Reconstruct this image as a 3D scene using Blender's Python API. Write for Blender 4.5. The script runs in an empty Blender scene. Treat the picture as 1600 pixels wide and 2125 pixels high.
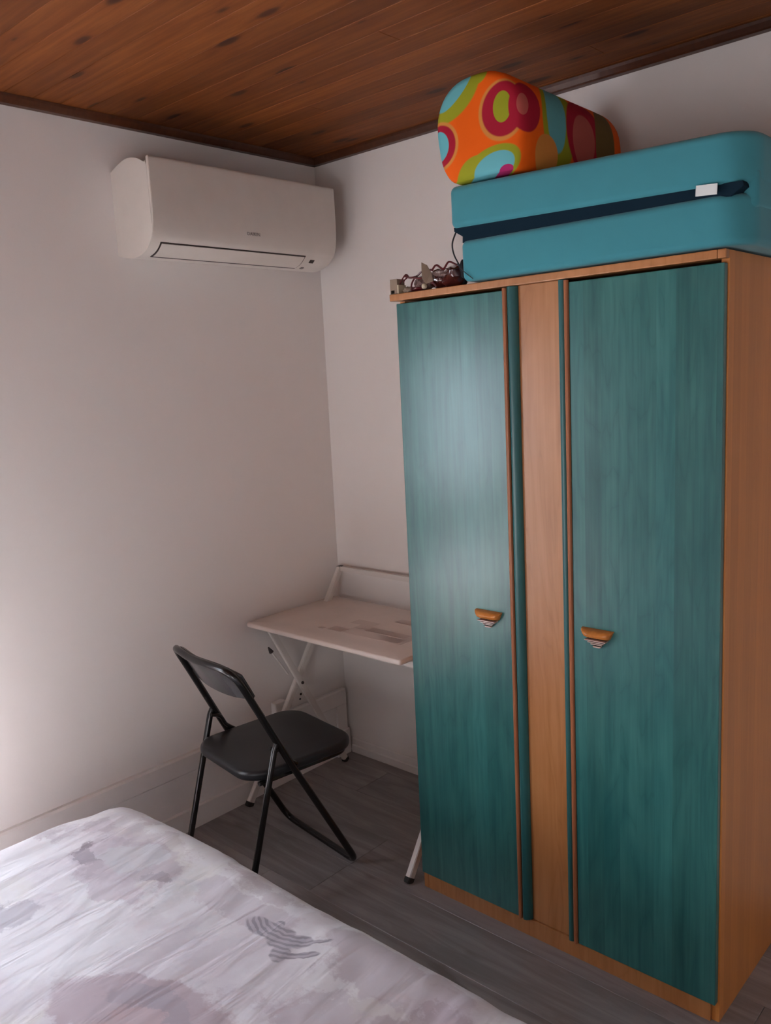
import bpy, bmesh, math, random
from mathutils import Vector, Matrix, noise
random.seed(7)
PI = math.pi
S = bpy.context.scene
C = S.collection

# ---------------------------------------------------------------- camera
cx, cy, cz, yaw, pitch, roll, fpx = 2.5508, -2.4507, 1.6105, 0.7447, -0.1573, -0.0500, 1751.28
fw = Vector((-math.sin(yaw)*math.cos(pitch), math.cos(yaw)*math.cos(pitch), math.sin(pitch)))
rt = Vector((math.cos(yaw), math.sin(yaw), 0)); up = rt.cross(fw)
r2 = rt*math.cos(roll) + up*math.sin(roll); u2 = -rt*math.sin(roll) + up*math.cos(roll)
cam = bpy.data.objects.new('camera', bpy.data.cameras.new('camera')); C.objects.link(cam)
M = Matrix.Identity(4)
for i in range(3):
    M[i][0], M[i][1], M[i][2] = r2[i], u2[i], -fw[i]
M[0][3], M[1][3], M[2][3] = cx, cy, cz
cam.matrix_world = M
cam.data.sensor_fit = 'HORIZONTAL'; cam.data.sensor_width = 36; cam.data.lens = fpx*36/1600
cam.data.clip_start = .02
S.camera = cam

# ---------------------------------------------------------------- light
WIN = dict(y0=-2.62, y1=-1.86, z0=.50, z1=1.80)          # window opening in the left wall
w = bpy.data.worlds.new('sky'); S.world = w; w.use_nodes = True
w.node_tree.nodes['Background'].inputs[0].default_value = (.62, .75, 1, 1)
w.node_tree.nodes['Background'].inputs[1].default_value = .32
def area(name, loc, rot, sx, sy, power, col):
    l = bpy.data.lights.new(name, 'AREA'); l.shape = 'RECTANGLE'; l.size = sx; l.size_y = sy
    l.energy = power; l.color = col
    o = bpy.data.objects.new(name, l); o.location = loc; o.rotation_euler = rot; C.objects.link(o); return o
P_LEFT, P_FILL, P_SUN = 7.6, 4.4, 27.0
FILL = dict(x0=1.75, x1=2.95, z0=.06, z1=1.40)                # unseen opening added behind the camera to hold a fill lamp
area('window_daylight', (-.13, (WIN['y0']+WIN['y1'])/2, (WIN['z0']+WIN['z1'])/2), (0, -PI/2, 0), 1.25, .72, P_LEFT, (.80, .88, 1))
area('front_fill', ((FILL['x0']+FILL['x1'])/2, -4.20, (FILL['z0']+FILL['z1'])/2), (PI/2, 0, 0), 1.1, 1.24, P_FILL, (1, .92, .86))  # added fill lamp, brightens the desk corner from the camera side
sun = bpy.data.lights.new('sun', 'SUN'); sun.energy = P_SUN; sun.angle = .01; sun.color = (1, .96, .91)
so = bpy.data.objects.new('sun', sun); C.objects.link(so)
so.rotation_euler = Vector((1.0, -.08, -2.2)).to_track_quat('-Z', 'Y').to_euler()
S.view_settings.view_transform = 'Standard'; S.view_settings.look = 'None'
S.view_settings.exposure = 2.66; S.view_settings.gamma = 1; S.view_settings.use_curve_mapping = False

# ---------------------------------------------------------------- node helpers
class NT:
    def __init__(s, name, rough=.5, spec=.5, **kw):
        s.m = bpy.data.materials.new(name); s.m.use_nodes = True
        s.t = s.m.node_tree; s.b = s.t.nodes['Principled BSDF']
        s.set(s.b, 'Roughness', rough); s.set(s.b, 'Specular IOR Level', spec)
        for k, v in kw.items(): s.set(s.b, k.replace('_', ' '), v)
    def set(s, n, k, v):
        i = n.inputs[k]
        if hasattr(v, 'is_output') or isinstance(v, bpy.types.NodeSocket): s.t.links.new(v, i)
        else: i.default_value = (*v, 1) if isinstance(v, tuple) and len(v) == 3 and i.type == 'RGBA' else v
    def n(s, typ, props=None, **ins):
        d = s.t.nodes.new('ShaderNode'+typ)
        for k, v in (props or {}).items(): setattr(d, k, v)
        for k, v in ins.items():
            k = k.replace('_', ' ')
            if k.startswith('i') and k[1:].isdigit(): k = int(k[1:])
            s.set(d, k, v)
        return d
    def coord(s, kind='Object'): return s.n('TexCoord').outputs[kind]
    def mapv(s, v, loc=(0,0,0), rot=(0,0,0), scale=(1,1,1), typ='POINT'):
        return s.n('Mapping', dict(vector_type=typ), Vector=v, Location=loc, Rotation=rot, Scale=scale).outputs[0]
    def noise(s, v, scale, detail=3, rough=.55, dist=0, out='Fac'):
        return s.n('TexNoise', None, Vector=v, Scale=scale, Detail=detail, Roughness=rough, Distortion=dist).outputs[out]
    def ramp(s, f, a, b, lo=0., hi=1.):
        return s.n('MapRange', dict(interpolation_type='SMOOTHSTEP'), Value=f, i1=a, i2=b, i3=lo, i4=hi).outputs[0]
    def math(s, op, a, b=0.):
        return s.n('Math', dict(operation=op), i0=a, i1=b).outputs[0]
    def mix(s, f, a, b, blend='MIX'):
        d = s.n('Mix', dict(data_type='RGBA', blend_type=blend)); 
        s.set(d, 0, f); s.set(d, 6, a); s.set(d, 7, b); return d.outputs[2]
    def ell(s, v, c, r, rot=0, soft=.08):
        q = s.mapv(v, (c[0], c[1], 0), (0, 0, rot), (r[0], r[1], 1e3), 'TEXTURE')
        L = s.n('VectorMath', dict(operation='LENGTH'), i0=q).outputs['Value']
        return s.ramp(L, 1-soft, 1+soft, 1., 0.)
    def bump(s, h, strength=.2, dist=.01):
        s.set(s.b, 'Normal', s.n('Bump', None, Strength=strength, Distance=dist, Height=h).outputs[0])
    def col(s, v): s.set(s.b, 'Base Color', v); return s.m

def plain(name, c, rough=.5, spec=.5, **kw):
    n = NT(name, rough, spec, **kw)
    f = n.noise(n.coord(), 14, 3)
    k = .93
    return n.col(n.mix(f, tuple(x*k for x in c), tuple(min(1, x*1.05) for x in c)))

# ---------------------------------------------------------------- materials
def wall_mat():
    n = NT('wall_paint', .75, .25); o = n.coord()
    f = n.noise(o, 1.3, 4); g = n.noise(o, 130, 3)
    n.bump(g, .12, .002)
    return n.col(n.mix(f, (.81, .765, .735), (.85, .81, .785)))
def pine_mat():
    n = NT('pine_board', .6, .25)
    o = n.coord(); r = n.n('ObjectInfo').outputs['Random']
    off = n.n('CombineXYZ', None, X=n.math('MULTIPLY', r, 37.), Y=n.math('MULTIPLY', r, 11.)).outputs[0]
    v = n.n('VectorMath', dict(operation='ADD'), i0=o, i1=off).outputs[0]
    kv = n.mapv(v, scale=(3.6, 11, 1))
    kn = n.n('TexVoronoi', dict(feature='F1', voronoi_dimensions='2D'), Vector=kv, Scale=1.0, Randomness=.9)
    kd = kn.outputs['Distance']
    pick = n.n('SeparateColor', None, Color=kn.outputs['Color']).outputs[0]
    kd = n.math('ADD', kd, n.math('MULTIPLY', pick, .34))
    knot = n.ramp(kd, .10, .21, 1., 0.)
    halo = n.ramp(kd, .05, .6, 1., 0.)
    gv = n.mapv(v, scale=(1.6, 34, 10))
    g = n.noise(gv, 1.6, 5, .6, n.math('MULTIPLY', halo, 1.6))
    c = n.mix(n.ramp(g, .25, .8), (.155, .040, .0075), (.255, .083, .018))
    c = n.mix(n.math('MULTIPLY', halo, .35), c, (.12, .028, .007))
    c = n.mix(n.math('MULTIPLY', knot, .85), c, (.035, .008, .003))
    tone = n.mix(r, (.66, .60, .56), (1.10, 1.05, 1.0))
    c = n.mix(1., c, tone, 'MULTIPLY')
    n.bump(g, .15, .002)
    return n.col(c)
def floor_mat():
    n = NT('laminate', .34, .45)
    o = n.coord(); r = n.n('ObjectInfo').outputs['Random']
    off = n.n('CombineXYZ', None, X=n.math('MULTIPLY', r, 53.), Y=n.math('MULTIPLY', r, 19.)).outputs[0]
    v = n.n('VectorMath', dict(operation='ADD'), i0=o, i1=off).outputs[0]
    g = n.noise(n.mapv(v, scale=(1.3, 13, 1)), 1.5, 6, .62, 1.2)
    k = n.noise(n.mapv(v, scale=(2.0, 7, 1)), 1.6, 3)
    c = n.mix(n.ramp(g, .32, .70), (.225, .20, .198), (.345, .315, .315))
    c = n.mix(n.ramp(k, .62, .74, 0., .55), c, (.13, .10, .095))
    c = n.mix(1., c, n.mix(r, (.86, .86, .87), (1.08, 1.06, 1.04)), 'MULTIPLY')
    n.bump(g, .10, .002)
    return n.col(c)
def veneer(name, c0, c1, rough, strips=.045, cath=1., vary=.12, axis='X'):
    """vertical stave veneer: strips along z, each with its own tone and grain"""
    n = NT(name, rough, .5); o = n.coord()
    sp = n.n('SeparateXYZ', None, Vector=o)
    a = sp.outputs[axis]
    idx = n.math('FLOOR', n.math('DIVIDE', n.math('ADD', a, n.math('MULTIPLY', n.noise(o, .8, 0), .01)), strips))
    wn = n.n('TexWhiteNoise', dict(noise_dimensions='1D'), W=idx).outputs['Value']
    off = n.n('CombineXYZ', None, X=n.math('MULTIPLY', wn, 9.), Z=n.math('MULTIPLY', wn, 23.)).outputs[0]
    v = n.n('VectorMath', dict(operation='ADD'), i0=o, i1=off).outputs[0]
    fine = n.noise(n.mapv(v, scale=(70, 70, 2.2)), 1.0, 4, .6)
    big = n.noise(n.mapv(v, scale=(9, 9, 1.5)), 1.0, 3, .5, .4)
    rings = n.math('FRACT', n.math('MULTIPLY', big, 9.))
    rings = n.math('ABSOLUTE', n.math('SUBTRACT', rings, .5))
    blot = n.noise(n.mapv(o, scale=(5, 5, 2.2)), 1.2, 4)
    f = n.math('ADD', n.math('MULTIPLY', fine, .5), n.math('MULTIPLY', rings, .35*cath))
    f = n.math('ADD', f, n.math('MULTIPLY', blot, .45))
    c = n.mix(n.ramp(f, .25, .95), c0, c1)
    c = n.mix(n.ramp(n.math('MULTIPLY', rings, 2.), .02, .12, .30*cath, 0.), c, tuple(x*.72 for x in c0))
    c = n.mix(1., c, n.mix(wn, (1-vary,)*3, (1+vary,)*3), 'MULTIPLY')
    n.bump(fine, .06, .001)
    return n.col(c)
def duvet_mat():
    n = NT('duvet_print', .85, .15, Sheen_Weight=.25); o = n.coord()
    wv = n.noise(o, 7, 6, .68, 0, 'Color')
    wv = n.n('VectorMath', dict(operation='SUBTRACT'), i0=wv, i1=(.5, .5, .5)).outputs[0]
    wv = n.n('VectorMath', dict(operation='SCALE'), i0=wv, Scale=.20).outputs[0]
    p = n.n('VectorMath', dict(operation='ADD'), i0=o, i1=wv).outputs[0]
    white = (.80, .79, .83)
    c = n.mix(n.ramp(n.noise(p, 2.6, 5, .6), .42, .62), white, (.70, .655, .715))
    c = n.mix(n.ramp(n.noise(n.mapv(p, loc=(3, 7, 1)), 3.5, 5, .6), .55, .60, 0., .55), c, (.52, .45, .51))
    c = n.mix(n.ramp(n.noise(n.mapv(p, loc=(9, 2, 4)), 2.9, 6, .65), .58, .66, 0., .5), c, (.60, .63, .68))
    c = n.mix(n.ramp(n.noise(n.mapv(p, loc=(5, 12, 6)), 2.2, 4, .6), .56, .70, 0., .5), c, (.72, .70, .64))
    def patch(ce, r, rot, colr, k, soft=.10):
        nonlocal c
        m = n.ell(p, ce, r, rot, soft); c = n.mix(n.math('MULTIPLY', m, k), c, colr)
    # rocky print near the corner of the bed
    patch((.74, -1.49), (.165, .085), .25, (.50, .44, .50), .55)
    patch((.73, -1.475), (.09, .05), .4, (.62, .62, .66), .8)
    patch((.65, -1.545), (.085, .020), -.25, (.36, .32, .37), .8)
    patch((.86, -1.50), (.045, .022), .6, (.40, .37, .42), .75)
    patch((.79, -1.57), (.13, .035), -.1, (.60, .54, .60), .7)
    patch((.70, -1.82), (.12, .05), .9, (.40, .38, .44), .6)
    patch((1.21, -1.76), (.20, .085), .35, (.50, .41, .46), .8)
    patch((1.24, -1.73), (.11, .035), .2, (.44, .40, .46), .7)
    patch((1.30, -1.80), (.11, .05), .1, (.62, .50, .54), .8)
    patch((1.10, -1.42), (.17, .045), .1, (.54, .48, .54), .5)
    patch((1.52, -1.37), (.20, .07), .05, (.52, .45, .51), .6)
    patch((1.66, -1.44), (.10, .05), .6, (.46, .38, .43), .65)
    # zebra print: trunk, neck, head, legs and its stripes
    wq = n.noise(o, 45, 2, .5, 0, 'Color')
    wq = n.n('VectorMath', dict(operation='SUBTRACT'), i0=wq, i1=(.5, .5, .5)).outputs[0]
    q = n.n('VectorMath', dict(operation='ADD'), i0=o, i1=n.n('VectorMath', dict(operation='SCALE'), i0=wq, Scale=.012).outputs[0]).outputs[0]
    z = None
    for ce, r, rot in [((1.205, -1.440), (.052, .026), .10), ((1.262, -1.442), (.042, .032), -.3), ((1.300, -1.425), (.030, .020), .5),
                       ((1.335, -1.402), (.030, .006), .75), ((1.297, -1.476), (.024, .022), -1.1), ((1.345, -1.447), (.030, .010), .7),
                       ((1.320, -1.468), (.024, .010), .7), ((1.222, -1.412), (.012, .012), 0)]:
        e = n.ell(q, ce, r, rot, .12)
        z = e if z is None else n.math('MAXIMUM', z, e)
    ring = n.n('VectorMath', dict(operation='DISTANCE'), i0=q, i1=(1.235, -1.335, .46)).outputs['Value']
    st = n.math('SINE', n.math('ADD', n.math('MULTIPLY', ring, 470.), n.math('MULTIPLY', n.noise(o, 22, 2), 5.)))
    zc = n.mix(n.ramp(st, -.45, .3), (.31, .29, .34), (.50, .47, .53))
    c = n.mix(n.math('MULTIPLY', z, .9), c, zc)
    n.bump(n.noise(n.mapv(o, rot=(0, 0, .5), scale=(10, 2.4, 6)), 1.5, 3, .5, .5), .40, .03)
    return n.col(c)
def pillow_mat():
    n = NT('retro_print', .8, .2)
    s = n.n('SeparateXYZ', None, Vector=n.coord())
    v = n.n('CombineXYZ', None, X=n.math('ADD', s.outputs['X'], s.outputs['Y']), Y=s.outputs['Z']).outputs[0]   # cloth wraps round from the end to the side
    OR, GR, BL, RE, TA, PK = (.80, .115, .004), (.30, .31, .015), (.13, .42, .46), (.36, .010, .030), (.62, .24, .05), (.45, .10, .08)
    c = OR
    def e(x, z, rx, rz, rot, colr, soft=.04):
        nonlocal c
        c = n.mix(n.ell(v, (x-PX, z-PZ), (rx, rz), rot, soft), c, colr)
    PX, PZ = 1.10+.61*0, 0.0
    PX, PZ = 1.235-.61+.0, 2.10                     # object origin in (x + y, z)
    U = -.61                                         # front end lies at y = -.61
    def E(x, z, *a): e(x+U+0.0, z, *a)
    E(1.145, 2.325, .105, .072, .45, GR); E(1.235, 2.37, .040, .05, 0, GR)
    E(1.172, 2.332, .078, .026, .72, BL)
    E(1.308, 2.243, .072, .072, 0, TA); E(1.310, 2.245, .064, .064, 0, RE)
    E(1.307, 2.250, .027, .036, 0, GR)
    E(1.385, 2.245, .060, .062, 0, RE); E(1.372, 2.248, .022, .026, 0, PK)
    E(1.108, 2.196, .062, .060, 0, TA); E(1.108, 2.196, .053, .052, 0, RE); E(1.104, 2.196, .035, .038, 0, BL)
    E(1.275, 2.118, .088, .046, .15, GR); E(1.225, 2.100, .06, .052, 0, GR)
    E(1.280, 2.115, .062, .034, .15, BL)
    E(1.318, 2.103, .022, .012, 0, (.40, .02, .12))
    E(1.530, 2.24, .075, .14, 0, GR); E(1.520, 2.25, .045, .10, 0, BL)
    E(1.650, 2.22, .085, .10, 0, RE); E(1.650, 2.20, .055, .07, 0, PK)
    E(1.470, 2.14, .05, .05, 0, TA); E(1.76, 2.2, .05, .12, 0, (.16, .10, .03))
    n.bump(n.noise(n.coord(), 9, 3), .25, .02)
    return n.col(c)

MW = wall_mat(); MPINE = pine_mat(); MFLOOR = floor_mat()
MTRIM = veneer('dark_pine_moulding', (.055, .014, .004), (.11, .032, .010), .4, .4, .5)
MSKIRT = plain('skirting_paint', (.84, .80, .775), .35, .45)
MTEAL = veneer('teal_stained_veneer', (.011, .088, .088), (.060, .215, .188), .29, .046, .45, .17)
MTEALP = veneer('teal_edge', (.014, .10, .105), (.045, .17, .165), .3, .3, .2, .02)
MBEECH = veneer('beech_veneer', (.35, .130, .036), (.50, .225, .085), .36, .11, .6, .05)
MBEECHS = veneer('beech_side', (.48, .170, .036), (.60, .240, .060), .45, .045, .3, .10, 'Y')
MBEAD = veneer('brown_bead', (.36, .12, .05), (.50, .19, .085), .3, .3, .2, .02)
MHANDLE = veneer('oiled_handle_wood', (.46, .15, .030), (.66, .25, .060), .22, .02, .6, .05, 'Z')
MPALE = plain('pale_ridge', (.55, .40, .34), .25)
MDARK = plain('dark_gap', (.010, .006, .004), .8, .1)
MAC = plain('ac_plastic', (.70, .65, .60), .32, .45)
MACD = plain('ac_dark', (.035, .022, .02), .6)
MGREY = plain('logo_grey', (.22, .20, .20), .5)
MFOAM = plain('mattress_cloth', (.055, .255, .300), .85, .15, Sheen_Weight=.2)
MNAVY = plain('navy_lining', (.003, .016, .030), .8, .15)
MTAG = plain('white_tag', (.75, .78, .76), .7)
MCORD = plain('black_cord', (.012, .012, .016), .6)
MPILLOW = pillow_mat(); MDUVET = duvet_mat()
MBED = plain('bed_base', (.13, .10, .09), .7)
MSTEELK = plain('black_enamel', (.011, .010, .010), .2, .5)
MVINYL = plain('black_vinyl', (.016, .016, .019), .38, .5)
MSHELL = plain('grey_black_backrest', (.060, .058, .061), .20, .55)
MRUB = plain('black_rubber', (.01, .01, .01), .7)
MDESK = plain('cream_desk_top', (.74, .64, .58), .16, .5)
MDESKM = plain('cream_metal', (.74, .69, .65), .35, .5)
MSTAIN = plain('old_label_print', (.42, .32, .275), .4)
MSTAIN2 = plain('old_label_paper', (.63, .53, .475), .2)
MWHITE = plain('white_plastic', (.72, .70, .68), .35)
MCREAM = plain('cream_card', (.52, .43, .30), .8)
MTAUPE = plain('taupe_card', (.26, .19, .135), .8)
MRED = plain('wine_red_ribbon', (.085, .004, .007), .3, .6)
MREDB = plain('wine_red_foil', (.075, .014, .012), .16, .8, Coat_Weight=.5)
MFILM = plain('crumpled_clear_film', (.30, .19, .17), .10, .9, Transmission_Weight=.45)

# ---------------------------------------------------------------- mesh helpers
def setp(o, label=None, cat=None, group=None, kind=None):
    for k, v in (('label', label), ('category', cat), ('group', group), ('kind', kind)):
        if v: o[k] = v
    return o
def link(name, me, mat, parent=None, smooth=False, origin=None):
    """mesh coordinates are world coordinates; the object origin is put at `origin` (or the parent's)"""
    if isinstance(me, bmesh.types.BMesh):
        b = me; me = bpy.data.meshes.new(name); b.to_mesh(me); b.free()
    o = bpy.data.objects.new(name, me); C.objects.link(o)
    if mat: me.materials.append(mat)
    if origin is not None:
        me.transform(Matrix.Translation(-Vector(origin))); o.location = origin
    if smooth:
        for p in me.polygons: p.use_smooth = True
        if smooth != 'all':
            try: me.set_sharp_from_angle(angle=math.radians(40))
            except Exception: pass
    if parent is not None:
        o.parent = parent
        pm = Matrix.Identity(4); q = parent
        while q: pm = q.matrix_basis @ pm; q = q.parent
        o.matrix_basis = pm.inverted() @ o.matrix_basis
    return o
def thing(name, loc, label, cat, group=None):
    o = bpy.data.objects.new(name, None); C.objects.link(o); o.location = loc
    o.empty_display_size = .1
    return setp(o, label, cat, group)
def box(bm, x0, x1, y0, y1, z0, z1, bev=0, seg=2):
    r = bmesh.ops.create_cube(bm, size=1)
    for v in r['verts']:
        v.co = Vector((x0+(v.co.x+.5)*(x1-x0), y0+(v.co.y+.5)*(y1-y0), z0+(v.co.z+.5)*(z1-z0)))
    if bev:
        es = list({e for v in r['verts'] for e in v.link_edges})
        bmesh.ops.bevel(bm, geom=es, offset=bev, segments=seg, affect='EDGES', profile=.5)
    return bm
def B(*a, **k):
    return box(bmesh.new(), *a, **k)
def rrect(x0, x1, y0, y1, r, n=8):
    pts = []; R = r if isinstance(r, (tuple, list)) else (r,)*4
    for r, px, py, a0 in ((R[0], x1-R[0], y1-R[0], 0), (R[1], x0+R[1], y1-R[1], PI/2), (R[2], x0+R[2], y0+R[2], PI), (R[3], x1-R[3], y0+R[3], 1.5*PI)):
        for i in range(n+1):
            a = a0+i/n*PI/2; pts.append((px+r*math.cos(a), py+r*math.sin(a)))
    return pts
def cushion(x0, x1, y0, y1, z0, z1, rc, re, n=8, m=6, crown=0., fn=None):
    """slab with rounded vertical corners (rc) and rounded rims (re)"""
    bm = bmesh.new(); rings = []
    lv = []
    for i in range(m+1): a = i/m*PI/2; lv.append((re*(1-math.sin(a)), z0+re*(1-math.cos(a))))
    for i in range(m+1): a = i/m*PI/2; lv.append((re*(1-math.cos(a)), z1-re*(1-math.sin(a))))
    for ins, z in lv:
        rings.append([bm.verts.new((x, y, z)) for x, y in rrect(x0+ins, x1-ins, y0+ins, y1-ins, tuple(max(.002, q-ins) for q in rc) if isinstance(rc, tuple) else max(.002, rc-ins), n)])
    # inner rings on the top and bottom for the crown
    for src, s, sg in ((rings[0], -1, 0), (rings[-1], 1, 1)):
        pass
    for a, b in zip(rings, rings[1:]):
        for i in range(len(a)):
            j = (i+1) % len(a); bm.faces.new((a[i], a[j], b[j], b[i]))
    def cap(ring, z, flip, cr):
        cxm = sum(v.co.x for v in ring)/len(ring); cym = sum(v.co.y for v in ring)/len(ring)
        prev = ring
        for k in (.75, .5, .25):
            cur = [bm.verts.new((cxm+(v.co.x-cxm)*k, cym+(v.co.y-cym)*k, z+cr*(1-k*k))) for v in ring]
            for i in range(len(prev)):
                j = (i+1) % len(prev); f = (prev[i], prev[j], cur[j], cur[i]); bm.faces.new(f if not flip else f[::-1])
            prev = cur
        f = prev if not flip else prev[::-1]; bm.faces.new(f)
    cap(rings[-1], z1, False, crown); cap(rings[0], z0, True, 0)
    if fn:
        for v in bm.verts: v.co = fn(v.co)
    bmesh.ops.recalc_face_normals(bm, faces=bm.faces)
    return bm
def smoothpath(pts, closed=False, sub=6):
    P = [Vector(p) for p in pts]; out = []; n = len(P)
    rng = range(n) if closed else range(n-1)
    for i in rng:
        p0 = P[(i-1) % n] if closed or i else P[0]; p1 = P[i]; p2 = P[(i+1) % n]; p3 = P[(i+2) % n] if closed or i < n-2 else P[-1]
        for k in range(sub):
            t = k/sub
            out.append(.5*((2*p1)+(-p0+p2)*t+(2*p0-5*p1+4*p2-p3)*t*t+(-p0+3*p1-3*p2+p3)*t**3))
    if not closed: out.append(P[-1])
    return out
def fillet(pts, r, closed=False, seg=6):
    """straight polyline with rounded corners"""
    P = [Vector(p) for p in pts]; n = len(P); out = []
    for i in range(n):
        if not closed and i in (0, n-1): out.append(P[i]); continue
        a, b, c = P[i-1], P[i], P[(i+1) % n]
        ri = r[i] if isinstance(r, (list, tuple)) else r
        u = (a-b); v = (c-b); d = min(ri, u.length*.49, v.length*.49)
        if d <= 1e-5: out.append(b); continue
        s, e = b+u.normalized()*d, b+v.normalized()*d
        for k in range(seg+1):
            t = k/seg; out.append((1-t)**2*s+2*t*(1-t)*b+t*t*e)
    return out
def tube(bm, pts, r, n=10, closed=False, ry=None, caps=True):
    P = [Vector(p) for p in pts]; m = len(P); rings = []
    T = []
    for i in range(m):
        a = P[i-1] if (closed or i) else P[i]; b = P[(i+1) % m] if (closed or i < m-1) else P[i]
        T.append((b-a).normalized())
    ref = Vector((0, 0, 1)) if abs(T[0].z) < .9 else Vector((1, 0, 0))
    N = (ref-T[0]*ref.dot(T[0])).normalized()
    for i in range(m):
        N = (N-T[i]*N.dot(T[i])).normalized(); Bn = T[i].cross(N)
        rr = r[i] if isinstance(r, (list, tuple)) else r
        rb = ry if ry else rr
        rings.append([bm.verts.new(P[i]+N*rr*math.cos(2*PI*k/n)+Bn*rb*math.sin(2*PI*k/n)) for k in range(n)])
    for i in range(m if closed else m-1):
        a, b = rings[i], rings[(i+1) % m]
        sh = 0
        if closed and i == m-1:
            sh = min(range(n), key=lambda s: sum((a[k].co-b[(k+s) % n].co).length for k in range(n)))
        for k in range(n):
            bm.faces.new((a[k], a[(k+1) % n], b[(k+1+sh) % n], b[(k+sh) % n]))
    if caps and not closed:
        bm.faces.new(rings[0][::-1]); bm.faces.new(rings[-1])
    bmesh.ops.recalc_face_normals(bm, faces=bm.faces)
    return bm
def Tb(pts, r, **k): return tube(bmesh.new(), pts, r, **k)
def bar(bm, a, b, wx, wt, roll=Vector((1, 0, 0)), bev=.002):
    """rectangular bar from a to b; wx across `roll`, wt the other way"""
    a, b = Vector(a), Vector(b); t = (b-a).normalized(); u = (roll-t*roll.dot(t)).normalized(); v = t.cross(u)
    r = bmesh.ops.create_cube(bm, size=1); L = (b-a).length; mid = (a+b)/2
    for q in r['verts']: q.co = mid+t*q.co.z*L+u*q.co.x*wx+v*q.co.y*wt
    if bev: bmesh.ops.bevel(bm, geom=list({e for q in r['verts'] for e in q.link_edges}), offset=bev, segments=2, affect='EDGES')
    return bm
def prism(poly, axis, a, b, bev=0):
    """extrude a closed 2D outline along an axis: axis 'x' takes (y, z), 'y' takes (x, z)"""
    bm = bmesh.new()
    f = (lambda p, t: (t, p[0], p[1])) if axis == 'x' else (lambda p, t: (p[0], t, p[1]))
    A = [bm.verts.new(f(p, a)) for p in poly]; D = [bm.verts.new(f(p, b)) for p in poly]
    for i in range(len(poly)):
        j = (i+1) % len(poly); bm.faces.new((A[i], A[j], D[j], D[i]))
    bm.faces.new(A); bm.faces.new(D[::-1])
    bmesh.ops.recalc_face_normals(bm, faces=bm.faces)
    if bev: bmesh.ops.bevel(bm, geom=[e for e in bm.edges if e.calc_face_angle(0) > .6], offset=bev, segments=2, affect='EDGES')
    return bm

# ---------------------------------------------------------------- the room
RX, RY, H = 3.40, -4.10, 2.475      # right wall, front wall, underside of the ceiling boards
bm = bmesh.new()
box(bm, -.15, 0, RY, WIN['y0'], -.05, 2.55); box(bm, -.15, 0, WIN['y1'], .15, -.05, 2.55)
box(bm, -.15, 0, WIN['y0'], WIN['y1'], -.05, WIN['z0']); box(bm, -.15, 0, WIN['y0'], WIN['y1'], WIN['z1'], 2.55)
setp(link('wall_left', bm, MW), kind='structure')
setp(link('wall_back', B(0, RX, 0, .15, -.05, 2.55), MW), kind='structure')
setp(link('wall_right', B(RX, RX+.15, RY, .15, -.05, 2.55), MW), kind='structure')
bm = bmesh.new()
box(bm, -.15, FILL['x0'], RY-.15, RY, -.05, 2.55); box(bm, FILL['x1'], RX+.15, RY-.15, RY, -.05, 2.55)
box(bm, FILL['x0'], FILL['x1'], RY-.15, RY, -.05, FILL['z0']); box(bm, FILL['x0'], FILL['x1'], RY-.15, RY, FILL['z1'], 2.55)
setp(link('wall_front', bm, MW), kind='structure')
win = setp(link('window_1', B(-.10, -.04, WIN['y0'], WIN['y1'], WIN['z0'], WIN['z0']+.05, bev=.004), MWHITE), kind='structure')
for a in ((WIN['y0'], WIN['y0']+.05, WIN['z0']+.05, WIN['z1']-.05), (WIN['y1']-.05, WIN['y1'], WIN['z0']+.05, WIN['z1']-.05),
          (WIN['y0'], WIN['y1'], WIN['z1']-.05, WIN['z1']), (WIN['y0'], WIN['y1'], .74, 1.04), (-2.27, -2.22, WIN['z0']+.05, WIN['z1']-.05)):  # the wide mid rail is added to cut lamp light on the wardrobe door
    link('opening_bar', B(-.10, -.04, *a, bev=.004), MWHITE, win)

fill_op = setp(link('fill_opening', B(FILL['x0'], FILL['x1'], RY-.08, RY-.03, FILL['z0'], FILL['z0']+.05, bev=.004), MWHITE), kind='structure')  # invented frame round the opening of the added fill lamp
xm = (FILL['x0']+FILL['x1'])/2
for a in ((FILL['x0'], FILL['x0']+.05, FILL['z0']+.05, FILL['z1']-.05), (FILL['x1']-.05, FILL['x1'], FILL['z0']+.05, FILL['z1']-.05),
          (FILL['x0'], FILL['x1'], FILL['z1']-.05, FILL['z1']), (xm-.03, xm+.03, FILL['z0']+.05, FILL['z1']-.05)):
    link('opening_bar', B(a[0], a[1], RY-.08, RY-.03, a[2], a[3], bev=.004), MWHITE, fill_op)

# floor: slab and laminate planks laid along x
fl = setp(link('floor', B(-.15, RX+.15, RY-.15, .15, -.06, -.012), MDARK), kind='structure')
pw = .19; y = -.07; row = 0
def plank(x0, x1, y0, y1):
    bm = B(x0, x1, y0, y1, -.012, 0)
    bmesh.ops.bevel(bm, geom=[e for e in bm.edges if min(v.co.z for v in e.verts) > -.001], offset=.0009, segments=1, affect='EDGES')
    link('plank', bm, MFLOOR, fl, origin=((x0+x1)/2, (y0+y1)/2, 0))
yy = -.07+.19
starts = [1.12, .30, .86, .64, 1.20, .45, .95, .2, .75, 1.1]
while yy > RY:
    y0 = max(RY, yy-pw); y1 = min(0, yy)
    xs = [0]; x = starts[row % 10]
    if abs(y1+.64) < .03: x = .64
    while x < RX: xs.append(x); x += 1.28
    xs.append(RX)
    for a, b in zip(xs, xs[1:]): plank(a+.0005, b-.0005, y0+.0005, y1-.0005)
    yy -= pw; row += 1
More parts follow.
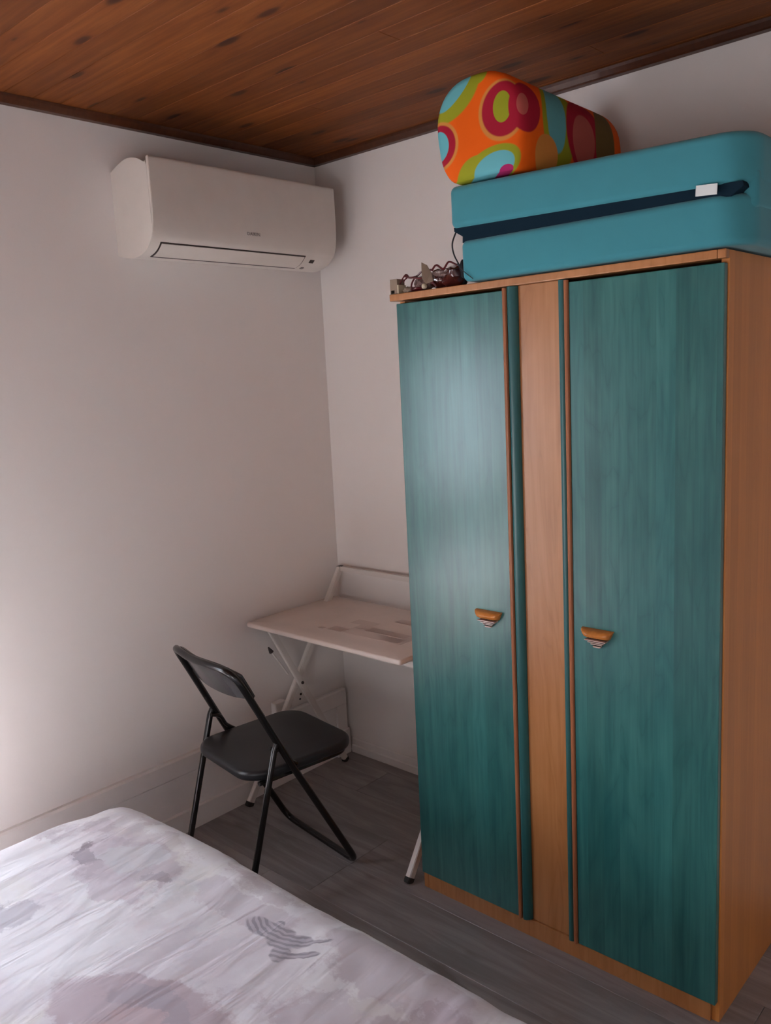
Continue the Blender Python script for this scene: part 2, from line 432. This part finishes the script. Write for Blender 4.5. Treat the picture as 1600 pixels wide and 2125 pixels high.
# ceiling: slab and tongue-and-groove pine boards along x
ce = setp(link('ceiling', B(-.15, RX+.15, RY-.15, .15, H+.014, H+.08), MDARK), kind='structure')
bw = .0855; yy = -.05+bw; row = 0; rc = random.Random(3)
while yy > RY:
    y0 = max(RY, yy-bw); y1 = min(0, yy)
    cut = [0, rc.uniform(.3, 3.1), RX]
    if row % 3 == 0: cut = [0, RX]
    for a, b in zip(cut, cut[1:]):
        bm = B(a+.0004, b-.0004, y0+.0008, y1-.0008, H, H+.014)
        bmesh.ops.bevel(bm, geom=[e for e in bm.edges if max(v.co.z for v in e.verts) < H+.001], offset=.0009, segments=1, affect='EDGES')
        link('board', bm, MPINE, ce, origin=((a+b)/2, (y0+y1)/2, H))
    yy -= bw; row += 1
def moulding(n, axis, a, b, sgn=1):
    pr = [(0, 2.45), (.022, 2.45), (.026, 2.454), (.034, 2.466), (.036, 2.474), (0, 2.474)]
    if axis == 'y': bm = prism(pr, 'y', a, b)
    else: bm = prism([(-p, z) for p, z in pr], 'x', a, b)
    return setp(link('trim_%d' % n, bm, MTRIM, smooth=False), kind='structure')
moulding(1, 'y', RY, -.001)
moulding(2, 'x', .001, RX)

# left skirting: tall panelled board with its own rails
sk = setp(link('baseboard_left', B(.0, .012, -4.09, -.018, 0, .280, bev=.001), MSKIRT), kind='structure')
link('top_rail', prism([(.0, .215), (.016, .219), (.020, .224), (.020, .284), (.014, .291), (0, .291)], 'y', -4.09, -.018), MSKIRT, sk)
link('bottom_rail', prism([(.0, .0), (.020, .0), (.020, .078), (.014, .084), (0, .084)], 'y', -4.09, -.018), MSKIRT, sk)
link('end_stile', B(.010, .0205, -.075, -.018, .082, .222, bev=.0015), MSKIRT, sk)
link('corner_block', B(.018, .034, -.095, -.016, .0, .112, bev=.003), MSKIRT, sk)
# back skirting, low, in two steps
sb = setp(link('baseboard_back', prism([(0, 0), (-.014, 0), (-.014, .030), (-.010, .034), (0, .034)], 'x', .035, RX), MSKIRT), kind='structure')
link('upper_step', prism([(0, .034), (-.008, .034), (-.008, .058), (-.004, .063), (0, .063)], 'x', .035, RX), MSKIRT, sb)

# wall socket and plug above the left skirting
s = setp(link('wall_socket', B(.0005, .006, -.315, -.225, .292, .372, bev=.003), MW), 'flush pale wall socket with dark pin holes above the skirting, behind the desk legs', 'socket')
for yk, zk, r in ((-.262, .338, .0055), (-.268, .318, .0045)):
    link('pin_hole', Tb([(.004, yk, zk), (.0075, yk, zk)], r, n=10), MACD, s)
s = setp(link('plug_adapter', cushion(.0005, .034, -.42, -.365, .294, .352, .006, .004), MWHITE, smooth=True), 'small white plug adapter on the left wall just above the skirting', 'plug')

# ---------------------------------------------------------------- air conditioner
Y0, Y1 = -.909, -.118
ac = thing('air_conditioner', (0, (Y0+Y1)/2, 2.04), 'white wall-mounted air conditioner near the ceiling corner', 'air conditioner')
def fine(pts, sub=5): return [(p.x, p.y) for p in smoothpath([(a, b, 0) for a, b in pts], sub=sub)]
prof = [(0, 2.047)] + fine([(.02, 2.040), (.075, 2.030), (.120, 2.030), (.165, 2.043), (.195, 2.068), (.208, 2.100)]) + \
       fine([(.208, 2.13), (.206, 2.29), (.196, 2.302)], 2) + fine([(.19, 2.304), (.15, 2.322), (.10, 2.330), (.05, 2.322), (0, 2.306)])
o = link('casing', prism(prof, 'y', Y0, Y1-.003), MAC, ac, smooth=True)
fp = fine([(.207, 2.315), (.217, 2.317), (.2205, 2.31)], 3) + fine([(.2205, 2.30), (.2215, 2.19), (.218, 2.125), (.208, 2.085), (.195, 2.066)]) + \
     fine([(.190, 2.066), (.203, 2.094), (.210, 2.13), (.2085, 2.20), (.207, 2.30)])
o = link('front_panel', prism(fp, 'y', Y0-.001, Y1, bev=.0015), MAC, ac, smooth=True)
def under(t):      # point on the curved underside, t from front (0) to back (1)
    pts = smoothpath([(.1975, 0, 2.068), (.165, 0, 2.0415), (.120, 0, 2.0285), (.075, 0, 2.0285)], sub=8)
    k = t*(len(pts)-1); i = min(int(k), len(pts)-2); return pts[i].lerp(pts[i+1], k-i)
def strip(t0, t1, ya, yb, off, th, seg=8):
    out = []; inn = []
    for i in range(seg+1):
        p = under(t0+(t1-t0)*i/seg); q = under(min(1, t0+(t1-t0)*i/seg+.02)); d = (q-p).normalized() if i < seg or t1 < .98 else d
        nrm = Vector((-d.z, 0, d.x)); nrm = nrm if nrm.z < 0 else -nrm
        a = p+nrm*off; b = p+nrm*(off-th); out.append((a.x, a.z)); inn.append((b.x, b.z))
    return prism(out+inn[::-1], 'y', ya, yb)
fa, fb = -.868, -.262
link('air_outlet', strip(.03, .60, fa-.005, fb+.004, .0010, .003), MACD, ac, smooth=True)
link('outlet_flap', strip(.075, .535, fa, fb, .0022, .003), MAC, ac, smooth=True)
link('display_window', strip(.16, .26, -.225, -.205, .0016, .003), MACD, ac)
link('sensor_dot', strip(.50, .58, -.235, -.222, .0016, .003), MGREY, ac)
txt = bpy.data.curves.new('brand_mark', 'FONT'); txt.body = 'DAIKIN'; txt.size = .0165; txt.extrude = .0003; txt.space_character = 1.05
t = bpy.data.objects.new('tmp', txt); C.objects.link(t); bpy.context.view_layer.update()
me = bpy.data.meshes.new_from_object(t.evaluated_get(bpy.context.evaluated_depsgraph_get())); bpy.data.objects.remove(t)
me.transform(Matrix.Translation((.2210, -.545, 2.112)) @ Matrix.Rotation(-.03, 4, 'Y') @ Matrix(((0, 0, 1, 0), (1, 0, 0, 0), (0, 1, 0, 0), (0, 0, 0, 1))))
link('brand_lettering', me, MGREY, ac)

# ---------------------------------------------------------------- wardrobe
WX0, WX1, WF, WT = .918, 1.853, -.574, 1.845
wr = thing('wardrobe', ((WX0+WX1)/2, -.3, 0), 'tall two-door wardrobe with teal stained doors and beech frame', 'wardrobe')
link('side_panel', B(WX0, WX0+.018, WF+.001, -.02, .0, WT-.021, bev=.001), MBEECHS, wr)
link('side_panel', B(WX1-.018, WX1, WF+.001, -.02, .0, WT-.0005, bev=.001), MBEECHS, wr)
link('back_panel', B(WX0+.018, WX1-.018, -.026, -.02, .055, WT-.02), MBEECHS, wr)
link('top_panel', B(WX0-.020, WX1-.0185, WF-.022, -.018, WT-.019, WT, bev=.002), MBEECH, wr)
link('top_panel', B(WX1-.018, WX1+.0005, WF-.022, WF, WT-.019, WT, bev=.002), MBEECH, wr)
link('bottom_panel', B(WX0+.018, WX1-.018, WF+.004, -.026, .055, .073), MBEECH, wr)
link('plinth', B(WX0+.0185, WX1-.0185, WF-.008, WF+.010, 0, .054, bev=.001), MBEECH, wr)
link('plinth_face', B(WX0, WX0+.0183, WF-.008, WF+.001, 0, .054, bev=.001), MBEECH, wr)
link('centre_panel', B(1.322, 1.452, WF-.004, WF+.004, .056, WT-.0195, bev=.001), MBEECH, wr)
def door(x0, x1, bead, lip):
    """door leaf, brown bead and a half-round teal edge strip on its centre side"""
    s = 1 if lip > bead else -1
    d = link('door', B(min(x0, x1), max(x0, x1), WF-.020, WF-.001, -0.0+.057, 1.817, bev=.002), MTEAL, wr, origin=(0, 0, 0))
    b = [(bead-.0055, WF-.019), (bead-.004, WF-.0255), (bead, WF-.028), (bead+.004, WF-.0255), (bead+.0055, WF-.019)]
    def vert(outline, z0, z1, m, nm):
        bm = bmesh.new(); A = [bm.verts.new((x, y, z0)) for x, y in outline]; D = [bm.verts.new((x, y, z1)) for x, y in outline]
        for i in range(len(outline)):
            j = (i+1) % len(outline); bm.faces.new((A[i], A[j], D[j], D[i]))
        bm.faces.new(A); bm.faces.new(D); bmesh.ops.recalc_face_normals(bm, faces=bm.faces)
        return link(nm, bm, m, d, smooth=True)
    vert(b, .057, 1.822, MBEAD, 'bead')
    e0 = bead+s*.0065
    o = [(e0, WF-.004), (e0, WF-.0185), (e0+s*.003, WF-.0225), (e0+s*.008, WF-.0245), (e0+s*.014, WF-.0225), (lip-s*.004, WF-.016), (lip, WF-.008), (lip, WF-.004)]
    vert(o, .057, 1.8245, MTEALP, 'edge_strip')
    return d
dl = door(WX0+.003, 1.285, 1.291, 1.322)
dr = door(1.850, 1.476, 1.470, 1.445)
def handle(x, z, d):
    """half-round wooden grip over three thin ridges tapering to a rounded point"""
    yb = WF-.020
    h = link('handle', bmesh.new(), None, d)
    C.objects.unlink(h); bpy.data.objects.remove(h)
    def half(w0, w1, zt, zb, p, mat, nm, par):
        bm = bmesh.new(); rings = []
        for i in range(7):
            t = i/6; a = t*PI; yy_ = yb-p*(math.sin(a)**.7)*1.0; zz = zt+(zb-zt)*(1-math.cos(a))/2; ww = w0+(w1-w0)*(1-math.cos(a))/2
            ring = []
            for k in range(13):
                u = -1+k/6; e = (1-abs(u)**5)
                ring.append(bm.verts.new((x+u*ww/2, yb-(yb-yy_)*(.55+.45*e), zz+.0025*(1-u*u)*0)))
            rings.append(ring)
        for A_, D_ in zip(rings, rings[1:]):
            for k in range(12): bm.faces.new((A_[k], A_[k+1], D_[k+1], D_[k]))
        bm.faces.new([r_[0] for r_ in rings]); bm.faces.new([r_[-1] for r_ in rings][::-1])
        bm.faces.new(rings[0][::-1]+rings[-1]) if False else None
        bmesh.ops.recalc_face_normals(bm, faces=bm.faces)
        return link(nm, bm, mat, par, smooth=True)
    h = half(.088, .066, z+.017, z-.006, .026, MHANDLE, 'handle', d)
    bm = prism([(x-.029, z-.004), (x+.029, z-.004), (x+.013, z-.025), (x-.013, z-.025)], 'y', yb-.0085, yb+.0005)
    # sub-parts may not go deeper than thing > part > sub-part, so the ridges belong to the handle's own mesh
    bz = bmesh.new(); bz.from_mesh(h.data)
    mats = [MHANDLE, MPALE, MDARK]; h.data.materials.clear(); [h.data.materials.append(q) for q in mats]
    def add(b, mi):
        for f in b.faces: f.material_index = mi; f.smooth = False
        tmp = bpy.data.meshes.new('t'); b.to_mesh(tmp); b.free(); bz.from_mesh(tmp)
    off = Vector(h.matrix_basis.translation)
    bm.transform(Matrix.Translation(-off-Vector(d.matrix_basis.translation)-Vector(wr.location)))
    add(bm, 2)
    for i, (wd, zz) in enumerate(((.058, -.0098), (.045, -.0154), (.032, -.0210), )):
        b = B(x-wd/2, x+wd/2, yb-.020+.004*i, yb, z+zz-.0012, z+zz+.0012, bev=.0008)
        b.transform(Matrix.Translation(-off-Vector(d.matrix_basis.translation)-Vector(wr.location))); add(b, 1)
    b = cushion(x-.011, x+.011, yb-.012, yb, z-.0295, z-.0255, .004, .0018, n=4, m=2)
    b.transform(Matrix.Translation(-off-Vector(d.matrix_basis.translation)-Vector(wr.location))); add(b, 1)
    bz.to_mesh(h.data); bz.free()
    h['label'] = 'orange-brown half-round wooden grip with pale ridges'
    return h
handle(1.213, .942, dl); handle(1.546, .944, dr)

# ---------------------------------------------------------------- folded mattress, pillow and oddments on the wardrobe
T0 = WT+.0005
mt = thing('folding_mattress', (1.5, -.3, T0), 'turquoise foam mattress folded double with navy lining, lying on top of the wardrobe', 'mattress')
def wob(v, a=.004):
    return v + Vector((noise.noise(v*6)*a, noise.noise(v*6+Vector((5, 0, 0)))*a, noise.noise(v*5+Vector((0, 9, 0)))*a*.6))
def slab(x0, x1, z0, z1, lift=0):
    return cushion(x0, x1, -.600, -.03, z0, z1, (.07, .02, .016, .075), .017, n=8, m=5, fn=lambda v: wob(Vector((v.x, v.y, v.z+lift*(v.x-x0)/(x1-x0)))))
link('lower_slab', slab(1.160, 1.900, T0+.005, 1.957, 0), MFOAM, mt, smooth='all')
link('upper_slab', slab(1.130, 1.905, 1.990, 2.098, -.018), MFOAM, mt, smooth='all')
link('fold_hinge', cushion(1.868, 1.9035, -.560, -.05, 1.925, 2.005, .015, .012, n=4, m=3), MFOAM, mt, smooth='all')
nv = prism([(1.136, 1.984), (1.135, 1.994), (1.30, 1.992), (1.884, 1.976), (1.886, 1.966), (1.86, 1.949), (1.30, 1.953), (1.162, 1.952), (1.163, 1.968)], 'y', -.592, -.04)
link('navy_lining', nv, MNAVY, mt)
link('care_tag', bar(bmesh.new(), (1.792, -.6065, 1.969), (1.836, -.604, 1.9665), .0015, .021, Vector((0, 1, 0)), .0004), MTAG, mt)
link('strap', Tb(smoothpath([(1.137, -.585, 1.985), (1.128, -.592, 1.955), (1.134, -.594, 1.925), (1.150, -.592, 1.895)]), .0022, n=6), MCORD, mt, smooth=True)
link('strap', Tb(smoothpath([(1.150, -.604, 1.90), (1.172, -.606, 1.878), (1.200, -.603, 1.8555)]), .0012, n=6), MCORD, mt, smooth=True)

def make_pillow():
    bm = bmesh.new(); n = 48; rings = []
    yf, yb_ = -.622, -.135; cxp, zb = 1.2365, 2.0885
    def sect(a, s, y):
        # upright arch with a flat foot
        t = (y-yf)/(yb_-yf)
        c_, s_ = math.cos(a), math.sin(a); p = 2/2.7
        p = 2/2.6 if s_ > 0 else 2/4.2
        x = math.copysign(abs(c_)**p, c_); z = math.copysign(abs(s_)**p, s_)
        w = .134 + .004*t; h = .132-.012*t
        x = x*w*(1-.16*max(0, z)**2) ; zz = z*h
        if z < 0: x *= (1-.05*z*z)
        X = cxp + .020*(t) - .010*(z) + x*s
        Z = zb + .133-.010*t + zz*s
        return X, Z
    prof = [(0, 0), (.3, 0.0), (.6, .002), (.84, .005), (.94, .011), (.985, .022), (1, .044)]
    st = [(s, yf+d) for s, d in prof] + [(1, -.45), (1.0, -.36), (1, -.27), (.995, -.20)] + [(s, yb_-d) for s, d in prof[::-1][1:]]
    for s, y in st:
        if s == 0: rings.append(None); continue
        row = []
        for k in range(n):
            X, Z = sect(2*PI*k/n, s, y); q = Vector((X, y, Z))
            q = q + Vector((noise.noise(q*7)*.006, noise.noise(q*7+Vector((3, 3, 3)))*.006, 0))
            if q.z < 2.1015: q.z = 2.1015
            row.append(bm.verts.new(q))
        rings.append(row)
    for a, b in zip(rings[1:-1], rings[2:-1]):
        for k in range(n): bm.faces.new((a[k], a[(k+1) % n], b[(k+1) % n], b[k]))
    bm.faces.new(rings[1][::-1]); bm.faces.new(rings[-2])
    bmesh.ops.recalc_face_normals(bm, faces=bm.faces)
    return bm
pl = link('rolled_cushion', make_pillow(), MPILLOW, smooth='all', origin=(1.235, -.61, 2.10))
setp(pl, 'orange, lime and crimson retro-patterned rolled cushion on top of the turquoise mattress', 'cushion')

# small things at the left end of the wardrobe top
bk = setp(link('card_box', B(.900, .927, -.593, -.560, T0, T0+.041, bev=.001), MTAUPE), 'small taupe card box standing at the left end of the wardrobe top', 'box')
link('edge_strip', B(.927, .9315, -.593, -.560, T0, T0+.024), MCREAM, bk)
link('dark_mark', B(.904, .916, -.5938, -.5925, T0+.001, T0+.010), MDARK, bk)

bn = thing('ribbon_bundle', (1.05, -.55, T0), 'crumpled clear film and wine-red ribbon bundle beside the turquoise mattress', 'bundle')
def lump(c, r, seed, amp=.35, sub=3):
    bm = bmesh.new(); bmesh.ops.create_icosphere(bm, subdivisions=sub, radius=1)
    for v in bm.verts:
        d = 1+amp*noise.noise(v.co*1.8+Vector((seed, 0, 0)))+.18*abs(noise.noise(v.co*4+Vector((0, seed, 0))))
        v.co = Vector((c[0]+v.co.x*r[0]*d, c[1]+v.co.y*r[1]*d, max(T0+.0005, c[2]+v.co.z*r[2]*d)))
    return bm
link('film_wrap', lump((1.000, -.560, T0+.021), (.030, .026, .020), 1), MFILM, bn, smooth=True)
link('film_wrap', lump((1.075, -.555, T0+.040), (.036, .030, .014), 9), MFILM, bn, smooth=True)
link('foil_lump', lump((1.052, -.545, T0+.028), (.040, .032, .026), 4), MREDB, bn, smooth=True)
link('foil_lump', lump((1.098, -.548, T0+.027), (.036, .034, .030), 6), MREDB, bn, smooth=True)
link('foil_lump', lump((.985, -.565, T0+.008), (.028, .02, .008), 8), MRED, bn, smooth=True)
link('cork_bead', lump((1.020, -.585, T0+.011), (.008, .008, .008), 3, .1, 2), MCREAM, bn, smooth=True)
link('card_scrap', lump((.955, -.575, T0+.008), (.018, .012, .010), 5, .5, 2), MTAUPE, bn)
for pts, r in (([(.930, -.585, T0+.026), (.942, -.585, T0+.040), (.950, -.58, T0+.050), (.958, -.58, T0+.044), (.950, -.585, T0+.036), (.944, -.585, T0+.030)], .0022),
               ([(.946, -.58, T0+.047), (.965, -.58, T0+.040), (.985, -.575, T0+.042), (1.005, -.575, T0+.052), (1.035, -.57, T0+.054)], .0028),
               ([(.972, -.585, T0+.002), (.974, -.585, T0+.020), (.980, -.58, T0+.035), (.990, -.58, T0+.042)], .0026),
               ([(.985, -.585, T0+.038), (1.005, -.59, T0+.034), (1.022, -.585, T0+.034), (1.045, -.58, T0+.020), (1.055, -.575, T0+.006)], .003),
               ([(1.045, -.58, T0+.050), (1.065, -.585, T0+.062), (1.085, -.58, T0+.050), (1.105, -.58, T0+.066), (1.125, -.57, T0+.055)], .0028)):
    link('ribbon', Tb(smoothpath(pts), r, n=6), MRED, bn, smooth=True)
leaf = bmesh.new()
lp = [(1.020, .074), (1.032, .066), (1.045, .045), (1.058, .020), (1.040, .014), (1.028, .030), (1.022, .055)]
A = [leaf.verts.new((x, -.594+.01*math.sin(i), T0+z)) for i, (x, z) in enumerate(lp)]; D = [leaf.verts.new((v.co.x, v.co.y+.002, v.co.z)) for v in A]
for i in range(len(A)): leaf.faces.new((A[i], A[(i+1) % len(A)], D[(i+1) % len(A)], D[i]))
leaf.faces.new(A[::-1]); leaf.faces.new(D); bmesh.ops.triangulate(leaf, faces=leaf.faces)
link('dry_leaf', leaf, MTAUPE, bn)
link('strap_end', lump((1.128, -.548, T0+.036), (.010, .012, .034), 12, .3, 2), MCORD, bn, smooth=True)

# ---------------------------------------------------------------- desk
dk = thing('folding_desk', (.44, -.29, 0), 'cream folding desk with crossed metal legs in the corner of the room', 'desk')
DX0, DX1 = .012, .802
link('desk_top', cushion(DX0, DX1, -.520, -.048, .692, .711, .012, .006, n=5, m=3), MDESK, dk, smooth=True)
X1 = Vector((1, 0, 0))
def leg_b(x):     # front foot up through the table to the raised rail
    a, b = Vector((x, -.596, .012)), Vector((x, -.036, .836))
    return bar(bmesh.new(), a, b, .020, .026, X1)
def leg_a(x):     # back foot up to the front of the table
    return bar(bmesh.new(), Vector((x, -.098, .012)), Vector((x, -.462, .690)), .018, .024, X1)
for xa, xb in ((.052, .076), (.866, .842)):
    o = link('leg', leg_b(xa), MDESKM, dk); f = link('foot_cap', bar(bmesh.new(), (xa, -.604, .0), (xa, -.592, .018), .023, .030, X1, .003), MRUB, o)
    o = link('leg', leg_a(xb), MDESKM, dk); f = link('foot_cap', bar(bmesh.new(), (xb, -.092, .0), (xb, -.102, .018), .021, .028, X1, .003), MRUB, o)
    link('pivot_bolt', Tb([(min(xa, xb)-.014, -.318, .422), (max(xa, xb)+.014, -.318, .422)], .006, n=10), MACD, dk, smooth=True)
    xr = min(xa, xb)-.020 if xa < .4 else max(xa, xb)+.020
    link('locking_rod', Tb([(xr, -.425, .575), (xr, -.345, .455)], .0040, n=8), MDESKM, dk, smooth=True)
    link('rod_tip', Tb([(xr, -.421, .568), (xr, -.434, .590)], [.010, .003], n=8), MACD, dk, smooth=True)
link('raised_rail', bar(bmesh.new(), (.043, -.038, .832), (.875, -.038, .832), .016, .018, Vector((0, 0, 1))), MDESKM, dk)
link('rail_cap', bar(bmesh.new(), (.041, -.038, .8405), (.063, -.038, .8405), .022, .003, Vector((0, 1, 0)), .001), MACD, dk)
link('cross_bar', bar(bmesh.new(), (.076, -.435, .672), (.842, -.435, .672), .016, .016, Vector((0, 0, 1))), MDESKM, dk)
for (xa, xb, ya, yb_, m) in ((.345, .415, -.405, -.360, MSTAIN), (.300, .325, -.410, -.392, MSTAIN), (.475, .665, -.345, -.305, MSTAIN),
                             (.500, .600, -.205, -.165, MSTAIN), (.425, .455, -.338, -.318, MSTAIN), (.415, .70, -.400, -.300, MSTAIN2), (.60, .68, -.395, -.350, MSTAIN), (.36, .47, -.30, -.25, MSTAIN2)):
    z = .7113 if m is MSTAIN2 else .7117
    link('label_patch', B(xa, xb, ya, yb_, .7105, z), m, dk)

# ---------------------------------------------------------------- folding chair
CH = Matrix.Translation((.454, -.600, 0)) @ Matrix.Rotation(-.139, 4, 'Z')
ch = thing('folding_chair', (.454, -.6, 0), 'black metal folding chair with padded seat and curved backrest, facing the desk', 'chair')
ch.rotation_euler = (0, 0, -.139)
def L(u, v, z): return CH @ Vector((u, v, z))
def clink(nm, bm, m, par=None, smooth=True):
    return link(nm, bm, m, par or ch, smooth=smooth)
TR = .0115
hb, ht = .212, .198
def tubeline(z):     # v of the main tube at height z
    if z < .451: return -.235*(z-.0115)/(.451-.0115)
    return -.235-.161*(z-.451)/(.778-.451)
pts = [L(-hb, 0, TR), L(hb, 0, TR), L((hb+ht)/2, tubeline(.451), .451), L(ht, tubeline(.66), .66), L(ht-.006, -.396, .772)]
pts += [L(ht*.52, -.422, .785), L(0, -.432, .783), L(-ht*.52, -.422, .785)]
pts += [L(-ht+.006, -.396, .772), L(-ht, tubeline(.66), .66), L(-(hb+ht)/2, tubeline(.451), .451)]
clink('main_frame', Tb(fillet(pts, [.055, .055, .08, .05, .06, .06, .08, .06, .06, .05, .08], closed=True, seg=7), TR, n=12, closed=True), MSTEELK)
for s_ in (-1, 1):
    u = s_*.204
    lg = clink('rear_leg', Tb([L(u, -.275, .520), L(u, -.284, .500), L(u, -.418, .012)], [.009, .0105, .0105], n=12), MSTEELK)
    clink('foot_cap', Tb([L(u, -.4205, .0), L(u, -.4165, .022)], .013, n=12), MRUB, lg)
    br = bmesh.new()
    bar(br, L(u, -.282, .507), L(s_*.200, -.262, .500), .004, .020, CH.to_3x3() @ X1, .001)
    tube(br, smoothpath([L(s_*.188, -.290, .505), L(s_*.190, -.255, .490), L(s_*.192, -.235, .455), L(s_*.192, -.20, .425)]), .007, n=8)
    clink('pivot_bracket', br, MSTEELK)
    clink('rivet', Tb([L(s_*.186, -.281, .503), L(s_*.2175, -.281, .503)], .0055, n=10), MSTEELK)
clink('seat', cushion(-.196, .196, -.370, .050, .403, .436, .085, .013, n=10, m=5, crown=.006,
      fn=lambda v: L(v.x*(1-.05*max(0, -(v.y+.16)/.21)), v.y, v.z)), MVINYL)
clink('seat_rail', Tb(fillet([L(-.176, -.33, .397), L(-.176, .02, .397), L(.176, .02, .397), L(.176, -.33, .397)], .06), .008, n=8), MSTEELK)
# backrest shell: curved between the two uprights, deeper in the middle
bm = bmesh.new(); nu, nv_ = 24, 8
def back(i, j, side):
    a = -1+2*i/nu; t = j/nv_
    u = a*(ht-.004)
    top = .795 - .030*abs(a)**4 - .004*(1-a*a); bot = .660 + .052*abs(a)**6*0 - .0*(1-a*a) + .020*abs(a)**3
    z = bot+(top-bot)*t
    bow = -.030*(1-abs(a)**2.2)
    v = tubeline(min(z, .778)) + bow + .010 - .010*t*(1-abs(a)) + (.0145 if side else .0)
    edge = min(1, 3*t*(1), 3*(1-t)) 
    if side: v += .006*math.sin(PI*t)*(1-a**6)
    return L(u, v, z)
G = [[[bm.verts.new(back(i, j, s_)) for j in range(nv_+1)] for i in range(nu+1)] for s_ in (0, 1)]
for s_ in (0, 1):
    for i in range(nu):
        for j in range(nv_):
            f = (G[s_][i][j], G[s_][i+1][j], G[s_][i+1][j+1], G[s_][i][j+1]); bm.faces.new(f)
for i in range(nu):
    for j in (0, nv_): bm.faces.new((G[0][i][j], G[0][i+1][j], G[1][i+1][j], G[1][i][j]))
for j in range(nv_):
    for i in (0, nu): bm.faces.new((G[0][i][j], G[0][i][j+1], G[1][i][j+1], G[1][i][j]))
bmesh.ops.recalc_face_normals(bm, faces=bm.faces)
bmesh.ops.bevel(bm, geom=[e for e in bm.edges if e.calc_face_angle(0) > .9], offset=.005, segments=3, affect='EDGES')
clink('backrest', bm, MSHELL)

# ---------------------------------------------------------------- bed
BX0, BX1, BY0, BY1, BZ = .335, 1.99, -3.75, -1.255, .462
bd = thing('bed', ((BX0+BX1)/2, (BY0+BY1)/2, 0), 'double bed under a pale lilac watercolour duvet with a zebra print', 'bed')
bm = bmesh.new(); NX, NY = 150, 200
def drape(a, lo, hi, R, drop):
    """arc-length parameter a -> (coordinate, fall): flat on top, rounded rim, hanging side"""
    flat = (hi-lo)/2-R; c_ = (lo+hi)/2; s_ = 1 if a >= 0 else -1; a = abs(a)
    if a < flat: return c_+s_*a, 0
    q = (a-flat)/R
    if q < PI/2: return c_+s_*(flat+R*math.sin(q)), R*(1-math.cos(q))
    return c_+s_*(flat+R+.012*(a-flat-R*PI/2)/drop), R+(a-flat-R*PI/2)
R_, DR = .12, .24
La = (BX1-BX0)/2-R_+R_*PI/2+DR; Lb = (BY1-BY0)/2-R_+R_*PI/2+DR
grid = []
def dens(k, n, Lh):      # finer towards the edges
    t = -1+2*k/n; return Lh*math.copysign(abs(t)**.8, t)
for i in range(NX+1):
    row = []
    for j in range(NY+1):
        a = dens(i, NX, La); b = dens(j, NY, Lb)
        x, fx = drape(a, BX0, BX1, R_, DR); y, fy = drape(b, BY0, BY1, R_, DR)
        z = BZ-(fx+fy) if min(fx, fy) < R_*.6 else BZ-max(fx, fy)-min(fx, fy)*.35
        z = BZ-math.hypot(fx, fy) if fx+fy < .3 else BZ-max(fx, fy)
        if fx > 0 and fy > 0:   # round the corner in plan
            gx = BX0+R_ if x < (BX0+BX1)/2 else BX1-R_; gy = BY0+R_ if y < (BY0+BY1)/2 else BY1-R_
            d = Vector((x-gx, y-gy)); m = max(abs(d.x), abs(d.y)); 
            if d.length > 1e-6: d = d.normalized()*m; x, y = gx+d.x, gy+d.y
        p = Vector((x, y, z))
        e = min(1, (fx+fy)/.08)
        z += .010*noise.noise(Vector((x*2.2, y*2.2, 0)))+.004*noise.noise(Vector((x*9, y*3, 2)))
        z -= .022*math.exp(-((x-BX0)**2+(y-BY1)**2)/.05)
        ed = max(0, 1-abs(y-BY1+.16)/.2)
        z += ed*.008*noise.noise(Vector((x*17+y*6, y*4, 4)))
        amp = .012*e
        x += amp*noise.noise(Vector((y*11, z*3, 1)))*(1 if fx > .05 else 0); y += amp*noise.noise(Vector((x*11, z*3, 7)))*(1 if fy > .05 else 0)
        row.append(bm.verts.new((x, y, max(z, .06))))
    grid.append(row)
for i in range(NX):
    for j in range(NY): bm.faces.new((grid[i][j], grid[i+1][j], grid[i+1][j+1], grid[i][j+1]))
bmesh.ops.recalc_face_normals(bm, faces=bm.faces)
dv = link('duvet', bm, MDUVET, bd, smooth='all')
sd = dv.modifiers.new('cloth_thickness', 'SOLIDIFY'); sd.thickness = .006; sd.offset = -1
link('mattress', cushion(BX0+.06, BX1-.06, BY0+.06, BY1-.06, .27, .43, .05, .04, n=5, m=4), MWHITE, bd, smooth='all')
link('bed_base', B(BX0+.06, BX1-.06, BY0+.06, BY1-.06, .14, .27, bev=.01), MBED, bd)
for x in (BX0+.14, BX1-.14):
    for y in (BY0+.14, BY1-.14): link('leg', Tb([(x, y, 0), (x, y, .145)], [.022, .028], n=12), MBED, bd, smooth=True)
